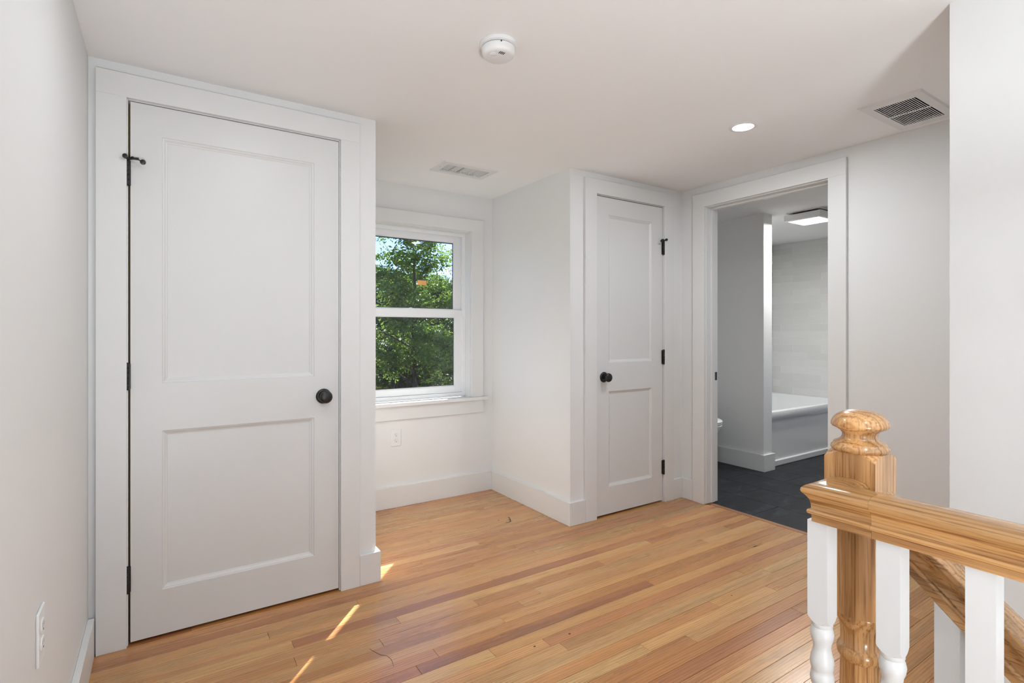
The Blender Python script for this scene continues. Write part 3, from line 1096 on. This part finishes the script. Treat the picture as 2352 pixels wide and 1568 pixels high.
downlight(2.359, 1.534, 'glowing round downlight in the ceiling left of the square grille', 7.5)
downlight(0.385, 1.50, 'round downlight in the ceiling above the wide door, just out of frame')
downlight(0.40, -0.40, 'unseen round downlight added over the viewpoint as fill')  # unseen, added to raise the ambient light in the hall
downlight(1.45, -1.60, 'unseen round downlight added over the stairwell as fill')  # also added out of view, for fill from the stair side

# added fill light, unseen behind the viewpoint, to lift ceiling and walls
fx, fy, fz = 0.02, -1.30, 0.22
fl = tag(empty('fill_uplight', (fx, fy, 0)), 'unseen bowl-shaped fill light added on the landing behind the viewpoint', 'fill light')
MB().lathe([(0.0, 0.022), (0.11, 0.020), (0.13, 0.012), (0.13, 0.0005), (0.0, 0.0005)], (fx, fy, 0), 'Z', 32).build('fill_base', 'black', fl)
MB().lathe([(0.009, 0.02), (0.009, fz - 0.088)], (fx, fy, 0), 'Z', 12).build('fill_pole', 'black', fl)
MB().lathe([(0.0, fz - 0.09), (0.09, fz - 0.082), (0.165, fz - 0.055), (0.220, fz), (0.215, fz + 0.001), (0.208, fz - 0.012), (0.0, fz - 0.014)], (fx, fy, 0), 'Z', 36).build('fill_bowl', 'black', fl)
MB().lathe([(0.207, fz - 0.0115), (0.207, fz - 0.009), (0.0, fz - 0.009)], (fx, fy, 0), 'Z', 36).build('fill_diffuser', 'lens', fl)
ld = bpy.data.lights.new('fill_light', 'AREA')
ld.shape = 'DISK'
ld.size = 0.40
ld.energy = FILL_UPLIGHT_W
ld.color = (0.885, 0.955, 1.0)
lo = bpy.data.objects.new('fill_light', ld)
COL.objects.link(lo)
lo.parent = fl
lo.location = (0, 0, fz + 0.002)
lo.rotation_euler = (PI, 0, 0)

# smoke detector
sx, sy = 0.972, 1.562
sd = tag(empty('smoke_detector', (sx, sy, ZC)), 'round white smoke detector on the ceiling', 'detector')
MB().lathe([(0.0, 0.0), (0.0645, 0.0), (0.0655, -0.004), (0.0635, -0.010), (0.0590, -0.0125), (0.0, -0.0125)], (sx, sy, ZC), 'Z', 56).build('mounting_plate', 'plastic', sd, origin=(sx, sy, ZC))
MB().lathe([(0.054, -0.0120), (0.0545, -0.0155), (0.0, -0.0155)], (sx, sy, ZC), 'Z', 48).build('vent_gap', 'slotgrey', sd, origin=(sx, sy, ZC))
body = MB().lathe([(0.056, -0.0155), (0.0578, -0.0175), (0.0575, -0.030), (0.0550, -0.0385), (0.0490, -0.0445), (0.0430, -0.0462), (0.0, -0.0475)], (sx, sy, ZC), 'Z', 56).build('detector_body', 'plastic', sd, origin=(sx, sy, ZC))
MB().lathe([(0.010, -0.0462), (0.0115, -0.0488), (0.010, -0.0500), (0.0, -0.0502)], (sx - 0.028, sy - 0.012, ZC), 'Z', 24).build('test_button', 'plastic', body)
for k in range(4):
    MB().box(sx - 0.016 + k * 0.0055, sx - 0.0135 + k * 0.0055, sy - 0.040, sy - 0.026, ZC - 0.0476, ZC - 0.0462).build('sounder_slot', 'slot', body)
d = Vector((-sx + 0.30, -sy - 0.12, 0)).normalized()
MB().box(sx + d.x * 0.0578 - 0.0018, sx + d.x * 0.0578 + 0.0018, sy + d.y * 0.0578 - 0.0018, sy + d.y * 0.0578 + 0.0018, ZC - 0.021, ZC - 0.0165).build('indicator', 'slot', body)


def duct(parent, hole, depth, mat):
    x0, x1, y0, y1 = hole
    m = MB()
    m.box(x0 - 0.002, x0, y0, y1, ZC, ZC + depth)
    m.box(x1, x1 + 0.002, y0, y1, ZC, ZC + depth)
    m.box(x0 - 0.002, x1 + 0.002, y0 - 0.002, y0, ZC, ZC + depth)
    m.box(x0 - 0.002, x1 + 0.002, y1, y1 + 0.002, ZC, ZC + depth)
    m.box(x0 - 0.002, x1 + 0.002, y0 - 0.002, y1 + 0.002, ZC + depth, ZC + depth + 0.002)
    return m.build('duct_box', mat, parent)


def flange(parent, out, hole, th, name='frame'):
    m = MB()
    x0, x1, y0, y1 = out
    a0, a1, b0, b1 = hole
    e = 0.006
    o0 = [(x0, y0), (x1, y0), (x1, y1), (x0, y1)]
    o1 = [(x0 + e, y0 + e), (x1 - e, y0 + e), (x1 - e, y1 - e), (x0 + e, y1 - e)]
    i0 = [(a0, b0), (a1, b0), (a1, b1), (a0, b1)]
    m.rings([[(x, y2, ZC - 0.0003) for x, y2 in o0], [(x, y2, ZC - th) for x, y2 in o1], [(x, y2, ZC - th) for x, y2 in i0], [(x, y2, ZC + 0.004) for x, y2 in i0]], smooth=False, cap0=False, cap1=False)
    return m.build(name, 'grille', parent)


# supply register in the alcove ceiling
sr = tag(empty('supply_register', (1.555, 2.89, ZC)), 'white louvred supply register in the alcove ceiling', 'vent')
flange(sr, (1.368, 1.742, 2.786, 3.004), (SUP[0] + 0.001, SUP[1] - 0.001, SUP[2] + 0.001, SUP[3] - 0.001), 0.006)
duct(sr, SUP, 0.10, 'ductlight')
nsl = 15
sl_mesh = None
for k in range(nsl):
    xx = SUP[0] + (k + 0.5) * (SUP[1] - SUP[0]) / nsl
    if sl_mesh is None:
        o = MB().box(-0.0011, 0.0011, -0.0655, 0.0655, -0.011, 0.011).build('louvre', 'grille', None)
        sl_mesh = o.data
    else:
        o = bpy.data.objects.new('louvre', sl_mesh)
        COL.objects.link(o)
    o.parent = sr
    o.rotation_euler = (0, math.radians([-20, -38, -30, -8, -40, -36, -6, -34, -38, -20, -34, -16, -32, -34, -30][k]), 0)
    o.location = (xx - 1.555, (SUP[2] + SUP[3]) / 2 - 2.89, 0.009)
for q in (1.39, 1.721):
    MB().lathe([(0.0, -0.0068), (0.003, -0.0066), (0.0035, -0.006)], (q, 2.896, ZC), 'Z', 10).build('screw', 'slotgrey', sr)

# exhaust grille beside the downlight
er = tag(empty('exhaust_grille', (2.82, 1.01, ZC)), 'square white ceiling grille with two rows of dark slots', 'vent')
flange(er, (2.597, 3.040, 0.890, 1.132), (EXH[0] + 0.0005, EXH[1] - 0.0005, EXH[2] + 0.0005, EXH[3] - 0.0005), 0.007)
duct(er, EXH, 0.12, 'duct')
MB().box(2.8125, 2.8245, EXH[2] + 0.0005, EXH[3] - 0.0005, ZC - 0.0070, ZC - 0.0052).build('centre_bar', 'grille', er)
bar_mesh = None
nb = 18
pit = (EXH[3] - EXH[2]) / nb
for k in range(1, nb):
    for (a, b2) in ((EXH[0] + 0.0006, 2.8123), (2.8247, EXH[1] - 0.0006)):
        if bar_mesh is None:
            L = 2.8123 - EXH[0] - 0.0006
            o = MB().box(-L / 2, L / 2, -0.0015, 0.0015, -0.0007, 0.0007).build('grille_bar', 'grille', None)
            bar_mesh = o.data
        else:
            o = bpy.data.objects.new('grille_bar', bar_mesh)
            COL.objects.link(o)
        o.parent = er
        o.location = ((a + b2) / 2 - 2.82, EXH[2] + k * pit - 1.01, -0.0062)


# ------------------------------------------------------------------ outlets
def outlet(loc, rz, label):
    r = empty('wall_outlet', loc)
    r.rotation_euler = (0, 0, rz)
    tag(r, label, 'outlet', 'duplex wall outlets')
    def put(mb, nm, mt, par, bevel=0.0):
        o = mb.build(nm, mt, None, bevel=bevel)
        o.parent = par
        return o
    put(MB().box(-0.0355, 0.0355, -0.0058, -0.0002, -0.0580, 0.0580), 'cover_plate', 'plastic', r, 0.0022)
    for s_ in (-1, 1):
        zc = 0.0195 * s_
        pts = []
        for i in range(40):
            t = 2 * PI * i / 40
            pts.append((0.0170 * math.cos(t), max(-0.0140, min(0.0140, 0.0175 * math.sin(t)))))
        f = MB().rings([[(a, -0.0055, b2 + zc) for a, b2 in pts], [(a, -0.0074, b2 + zc) for a, b2 in pts], [(a * 0.95, -0.0080, b2 * 0.95 + zc) for a, b2 in pts]], smooth=False)
        rc = put(f, 'receptacle', 'plastic', r)
        for dx, hh in ((-0.0062, 0.0045), (0.0062, 0.0038)):
            put(MB().box(dx - 0.0009, dx + 0.0009, -0.0084, -0.0074, zc + 0.0035 - hh, zc + 0.0035 + hh), 'blade_slot', 'slotgrey', rc)
        put(MB().lathe([(0.0, -0.0084), (0.0024, -0.0084), (0.0024, -0.0074)], (0, 0, zc - 0.0075), 'Y', 12), 'ground_hole', 'slot', rc)
    put(MB().lathe([(0.0, -0.0066), (0.0024, -0.0064), (0.0030, -0.0058)], (0, 0, 0), 'Y', 12), 'screw', 'plastic', r)
    return r


outlet((1.3065, YW, 0.4660), 0, 'white duplex outlet on the wall below the window')
outlet((XL, 1.533, 0.5140), -PI / 2 + PI, 'white duplex outlet on the far left wall, near the baseboard')


# ------------------------------------------------------------------ bathroom things
def rrect(x0, x1, y0, y1, r, z, n=6):
    pts = []
    for cx, cy, a0 in ((x1 - r, y0 + r, -PI / 2), (x1 - r, y1 - r, 0), (x0 + r, y1 - r, PI / 2), (x0 + r, y0 + r, PI)):
        for i in range(n + 1):
            t = a0 + i / n * PI / 2
            pts.append((cx + r * math.cos(t), cy + r * math.sin(t), z))
    return pts


TX0, TX1, TY0, TY1 = 4.3665, TILE_X - 0.0015, 2.588, TILE_Y - 0.0015
tub = tag(empty('bathtub', ((TX0 + TX1) / 2, 3.0, 0)), 'white alcove bathtub with a flat apron behind the partition', 'bathtub')
m = MB()
m.rings([rrect(4.3485, TX1, TY0 + 0.012, TY1, 0.002, 0.400), rrect(4.3485, TX1, TY0, TY1, 0.004, 0.424), rrect(4.3485, TX1, TY0, TY1, 0.004, 0.470), rrect(4.3485, TX1, TY0 + 0.003, TY1, 0.006, 0.479), rrect(4.3485, TX1, TY0 + 0.010, TY1, 0.008, 0.4825),
         rrect(4.3485 + 0.055, TX1 - 0.055, TY0 + 0.062, TY1 - 0.05, 0.06, 0.4800), rrect(4.3485 + 0.065, TX1 - 0.07, TY0 + 0.072, TY1 - 0.06, 0.07, 0.462),
         rrect(4.3485 + 0.10, TX1 - 0.20, TY0 + 0.11, TY1 - 0.10, 0.12, 0.17), rrect(4.3485 + 0.16, TX1 - 0.28, TY0 + 0.18, TY1 - 0.17, 0.12, 0.125)],
        smooth=True, cap0=False)
m.build('tub_basin', 'tub', tub, angle=35)
m = MB()
pr = [(TY0 + 0.03, 0.002), (TY0 + 0.010, 0.002), (TY0 + 0.008, 0.006), (TY0 + 0.008, 0.046), (TY0 + 0.010, 0.049), (TY0 + 0.026, 0.052), (TY0 + 0.026, 0.402), (TY0 + 0.04, 0.402)]
m.rings([[(4.3665, a, b2) for a, b2 in pr], [(TX1, a, b2) for a, b2 in pr]], smooth=False)
m.build('tub_apron', 'tub', tub)
m = MB().lathe([(0.0, 0.0), (0.028, 0.0), (0.030, 0.004), (0.026, 0.009), (0.0, 0.010)], (4.455, 3.02, 0.33), 'X', 20)
m.build('overflow_plate', 'chrome', tub)

# toilet in the nook, only the tip of its lid shows
tx, tyc = 3.807, 2.925
to = tag(empty('toilet', (tx, 3.05, 0)), 'white toilet, lid tip just showing past the doorway jamb', 'toilet')


def egg(cx, cy, a, bf, bb, z, n=40):
    pts = []
    for i in range(n):
        t = 2 * PI * i / n
        yv = math.sin(t)
        pts.append((cx + a * math.cos(t), cy + (bb if yv > 0 else bf) * yv, z))
    return pts


MB().rings([egg(tx, 3.02, 0.11, 0.19, 0.20, 0.001), egg(tx, 3.02, 0.105, 0.18, 0.19, 0.05), egg(tx, 3.0, 0.10, 0.16, 0.20, 0.16), egg(tx, 2.96, 0.135, 0.19, 0.24, 0.27), egg(tx, tyc, 0.170, 0.222, 0.25, 0.36), egg(tx, tyc, 0.178, 0.232, 0.25, 0.398),
            egg(tx, tyc, 0.172, 0.226, 0.245, 0.404)], smooth=True).build('toilet_bowl', 'porcelain', to, angle=50)
MB().rings([egg(tx, tyc, 0.170, 0.226, 0.21, 0.409), egg(tx, tyc, 0.178, 0.233, 0.22, 0.413), egg(tx, tyc, 0.178, 0.233, 0.22, 0.420), egg(tx, tyc, 0.172, 0.228, 0.215, 0.424)], smooth=True).build('toilet_seat', 'plastic', to, angle=50)
MB().rings([egg(tx, tyc, 0.176, 0.230, 0.215, 0.4255), egg(tx, tyc, 0.181, 0.236, 0.22, 0.430), egg(tx, tyc, 0.178, 0.233, 0.218, 0.437), egg(tx, tyc, 0.162, 0.215, 0.20, 0.445), egg(tx, tyc, 0.12, 0.16, 0.16, 0.450), egg(tx, tyc, 0.04, 0.06, 0.06, 0.452)], smooth=True).build('toilet_lid', 'plastic', to, angle=60)
MB().box(tx - 0.20, tx + 0.20, 3.185, 3.385, 0.40, 0.74).build('toilet_tank', 'porcelain', to, bevel=0.02, seg=3)
MB().box(tx - 0.21, tx + 0.21, 3.175, 3.386, 0.741, 0.775).build('tank_lid', 'porcelain', to, bevel=0.008, seg=2)
MB().box(tx - 0.16, tx + 0.16, 3.10, 3.30, 0.34, 0.3995).build('tank_shelf', 'porcelain', to, bevel=0.015, seg=2)
MB().tube([(tx - 0.14, 3.186, 0.69), (tx - 0.14, 3.170, 0.69), (tx - 0.07, 3.165, 0.685)], 0.006).build('flush_lever', 'chrome', to)

# square ceiling fan light
lx0, lx1, ly0, ly1 = 4.372, 4.672, 2.170, 2.470
bl = tag(empty('bathroom_fan_light', ((lx0 + lx1) / 2, (ly0 + ly1) / 2, ZC)), 'square white fan light glowing on the bathroom ceiling', 'ceiling light')
MB().box(lx0 + 0.012, lx1 - 0.012, ly0 + 0.012, ly1 - 0.012, ZC - 0.006, ZC - 0.0002).build('mounting_plate', 'plastic', bl)
MB().box(lx0 + 0.05, lx1 - 0.05, ly0 + 0.05, ly1 - 0.05, ZC - 0.0220, ZC - 0.0061).build('fan_intake', 'slot', bl)
fr = frame_y(MB(), 0, 0, 0, 0, 0, 0, 0, 0, 0, 0) if False else MB()
fr.rings([rrect(lx0, lx1, ly0, ly1, 0.004, ZC - 0.022), rrect(lx0, lx1, ly0, ly1, 0.004, ZC - 0.070), rrect(lx0 + 0.004, lx1 - 0.004, ly0 + 0.004, ly1 - 0.004, 0.004, ZC - 0.074),
          rrect(lx0 + 0.024, lx1 - 0.024, ly0 + 0.024, ly1 - 0.024, 0.004, ZC - 0.074), rrect(lx0 + 0.024, lx1 - 0.024, ly0 + 0.024, ly1 - 0.024, 0.004, ZC - 0.071)], smooth=False, cap1=False)
fr.build('light_housing', 'plastic', bl)
MB().box(lx0 + 0.0245, lx1 - 0.0245, ly0 + 0.0245, ly1 - 0.0245, ZC - 0.0735, ZC - 0.0705).build('light_panel', 'panel', bl)
ld = bpy.data.lights.new('fan_light_lamp', 'AREA')
ld.shape = 'SQUARE'
ld.size = 0.25
ld.energy = 19.0
ld.color = (1.0, 0.985, 0.955)
lo = bpy.data.objects.new('fan_light_lamp', ld)
COL.objects.link(lo)
lo.parent = bl
lo.location = (0, 0, -0.078)

# ------------------------------------------------------------------ outdoors
GZ = -3.0
m = MB().add([(-60, -60, GZ), (60, -60, GZ), (60, 80, GZ), (-60, 80, GZ)], [(0, 1, 2, 3)])
struct(m.build('ground', 'ground'), 'grass and leaf litter under the trees outside', 'ground')


def tree(x, y, h, spread, leaf, label, seed, n_leaf, opening=0.2, low=0.12, big=1.0):
    r = random.Random(seed)
    root = tag(empty('tree', (x, y, GZ)), label, 'tree', 'trees outside the window')
    m = MB()
    lean = (r.uniform(-0.05, 0.05), r.uniform(-0.04, 0.04))
    trunk = [(x + lean[0] * h * t + 0.06 * math.sin(6 * t + seed), y + lean[1] * h * t, GZ + h * 0.93 * t) for t in (0, 0.15, 0.3, 0.45, 0.6, 0.75, 0.88, 1.0)]
    tr = 0.022 * h
    m.tube(trunk, [tr, tr * 0.85, tr * 0.72, tr * 0.6, tr * 0.45, tr * 0.3, tr * 0.18, tr * 0.06], 8)
    tips = []
    nb_ = 36
    for k in range(nb_):
        t = low + (0.97 - low) * (k + r.random()) / nb_
        i = t * 7
        a, fq = int(i), i - int(i)
        a = min(a, 6)
        p0 = Vector(trunk[a]).lerp(Vector(trunk[a + 1]), fq)
        ang = k * 2.4 + r.uniform(-0.5, 0.5)
        L = spread * (1.0 - 0.65 * max(0.0, (t - 0.45) / 0.55)) * r.uniform(0.6, 1.1)
        el = r.uniform(0.15, 0.75)
        d_ = Vector((math.cos(ang) * math.cos(el), math.sin(ang) * math.cos(el), math.sin(el)))
        p1 = p0 + d_ * L * 0.5 + Vector((0, 0, 0.05))
        p2 = p0 + d_ * L + Vector((0, 0, -0.08 * L))
        br = tr * 0.26 * (1.1 - t)
        m.tube([p0, p1, p2], [br + 0.008, br * 0.6 + 0.006, 0.005], 5)
        for q in range(5):
            s_ = p0.lerp(p2, 0.35 + 0.16 * q) if q < 4 else p2
            tips.append(s_)
            e2 = s_ + Vector((r.gauss(0, 1), r.gauss(0, 1), r.gauss(0.2, 0.7))).normalized() * r.uniform(0.25, 0.65)
            m.tube([s_, e2], [0.008, 0.003], 4)
            tips.append(e2)
    m.build('trunk', 'bark', root)
    vs_, fs_ = [], []
    per = max(1, n_leaf // len(tips))
    for c in tips:
        sg = r.uniform(0.08, 0.20) * (1 + 0.3 * (big - 1))
        tt = (c.z - GZ) / h
        thin = 1.0 - opening * max(0.0, min(1.0, (tt - 0.62) / 0.3))
        for _ in range(int(per * thin)):
            p = c + Vector((r.gauss(0, sg), r.gauss(0, sg), r.gauss(0, sg * 0.7)))
            s_ = r.uniform(0.042, 0.082) * big
            u = Vector((r.gauss(0, 1), r.gauss(0, 1), r.gauss(-0.25, 0.6))).normalized()
            v = u.cross(Vector((r.gauss(0, 1), r.gauss(0, 1), r.gauss(0, 1)))).normalized()
            nrm = u.cross(v) * s_ * 0.22
            k = len(vs_)
            vs_ += [p, p + u * s_ * 0.9 + v * s_ * 0.5 + nrm, p + u * s_ * 2.0, p + u * s_ * 0.9 - v * s_ * 0.5 + nrm]
            fs_ += [(k, k + 1, k + 2), (k, k + 2, k + 3)]
    me = bpy.data.meshes.new('foliage')
    me.from_pydata(vs_, [], fs_)
    me.materials.append(M[leaf])
    fo = bpy.data.objects.new('foliage', me)
    COL.objects.link(fo)
    fo.parent = root
    fo.location = (-x, -y, -GZ)
    fo['kind'] = 'stuff'
    return root


TREES = [
    (7.4, 17.2, 8.3, 2.3, 'leafA', 'slender sunlit tree with a forked top, left in the window view', 3, 24000, 0.6, 0.26),
    (11.6, 20.0, 8.7, 2.3, 'leafA', 'tall open-crowned tree at the right of the window view', 11, 24000, 0.6, 0.26),
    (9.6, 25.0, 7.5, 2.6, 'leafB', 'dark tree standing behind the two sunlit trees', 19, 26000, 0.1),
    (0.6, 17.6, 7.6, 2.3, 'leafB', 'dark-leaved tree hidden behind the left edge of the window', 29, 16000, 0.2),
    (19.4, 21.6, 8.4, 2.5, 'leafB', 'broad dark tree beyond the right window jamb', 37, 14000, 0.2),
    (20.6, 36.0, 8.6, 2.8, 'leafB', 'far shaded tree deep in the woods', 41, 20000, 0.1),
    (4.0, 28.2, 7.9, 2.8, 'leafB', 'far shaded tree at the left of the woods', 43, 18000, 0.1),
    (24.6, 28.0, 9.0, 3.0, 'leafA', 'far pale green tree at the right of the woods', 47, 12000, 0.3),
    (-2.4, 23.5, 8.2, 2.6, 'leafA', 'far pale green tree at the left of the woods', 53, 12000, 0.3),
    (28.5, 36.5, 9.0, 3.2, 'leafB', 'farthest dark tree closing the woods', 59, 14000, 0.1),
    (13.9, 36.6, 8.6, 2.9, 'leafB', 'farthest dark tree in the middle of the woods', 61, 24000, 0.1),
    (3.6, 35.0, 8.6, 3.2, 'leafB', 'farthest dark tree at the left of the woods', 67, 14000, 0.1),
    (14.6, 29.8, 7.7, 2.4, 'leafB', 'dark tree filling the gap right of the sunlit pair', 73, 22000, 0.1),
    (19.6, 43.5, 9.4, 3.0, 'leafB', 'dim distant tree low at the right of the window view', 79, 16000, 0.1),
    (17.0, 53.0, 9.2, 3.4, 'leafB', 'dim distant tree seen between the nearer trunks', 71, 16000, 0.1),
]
TREES += [
    (4.3, 22.4, 7.6, 1.9, 'leafA', 'light green tree standing left of the sunlit pair', 83, 16000, 0.3),
    (15.2, 24.6, 7.9, 1.9, 'leafA', 'light green tree standing right of the sunlit pair', 89, 16000, 0.3),
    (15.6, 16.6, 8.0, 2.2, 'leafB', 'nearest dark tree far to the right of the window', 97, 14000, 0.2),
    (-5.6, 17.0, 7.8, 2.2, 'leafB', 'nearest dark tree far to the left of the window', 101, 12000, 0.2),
]
for t in TREES:
    tree(*t)
for k, (tx_, ty_, wd) in enumerate([(-14, 58, 'far left'), (-4, 61, 'left'), (6, 59, 'left of centre'), (16, 62, 'centre'), (27, 60, 'right of centre'), (38, 58, 'right'), (49, 61, 'far right')]):
    tree(tx_, ty_, 10.5, 4.6, 'leafB', 'hazy tree of the distant tree line, ' + wd, 200 + k, 9000, 0.1, 0.12, 3.0)
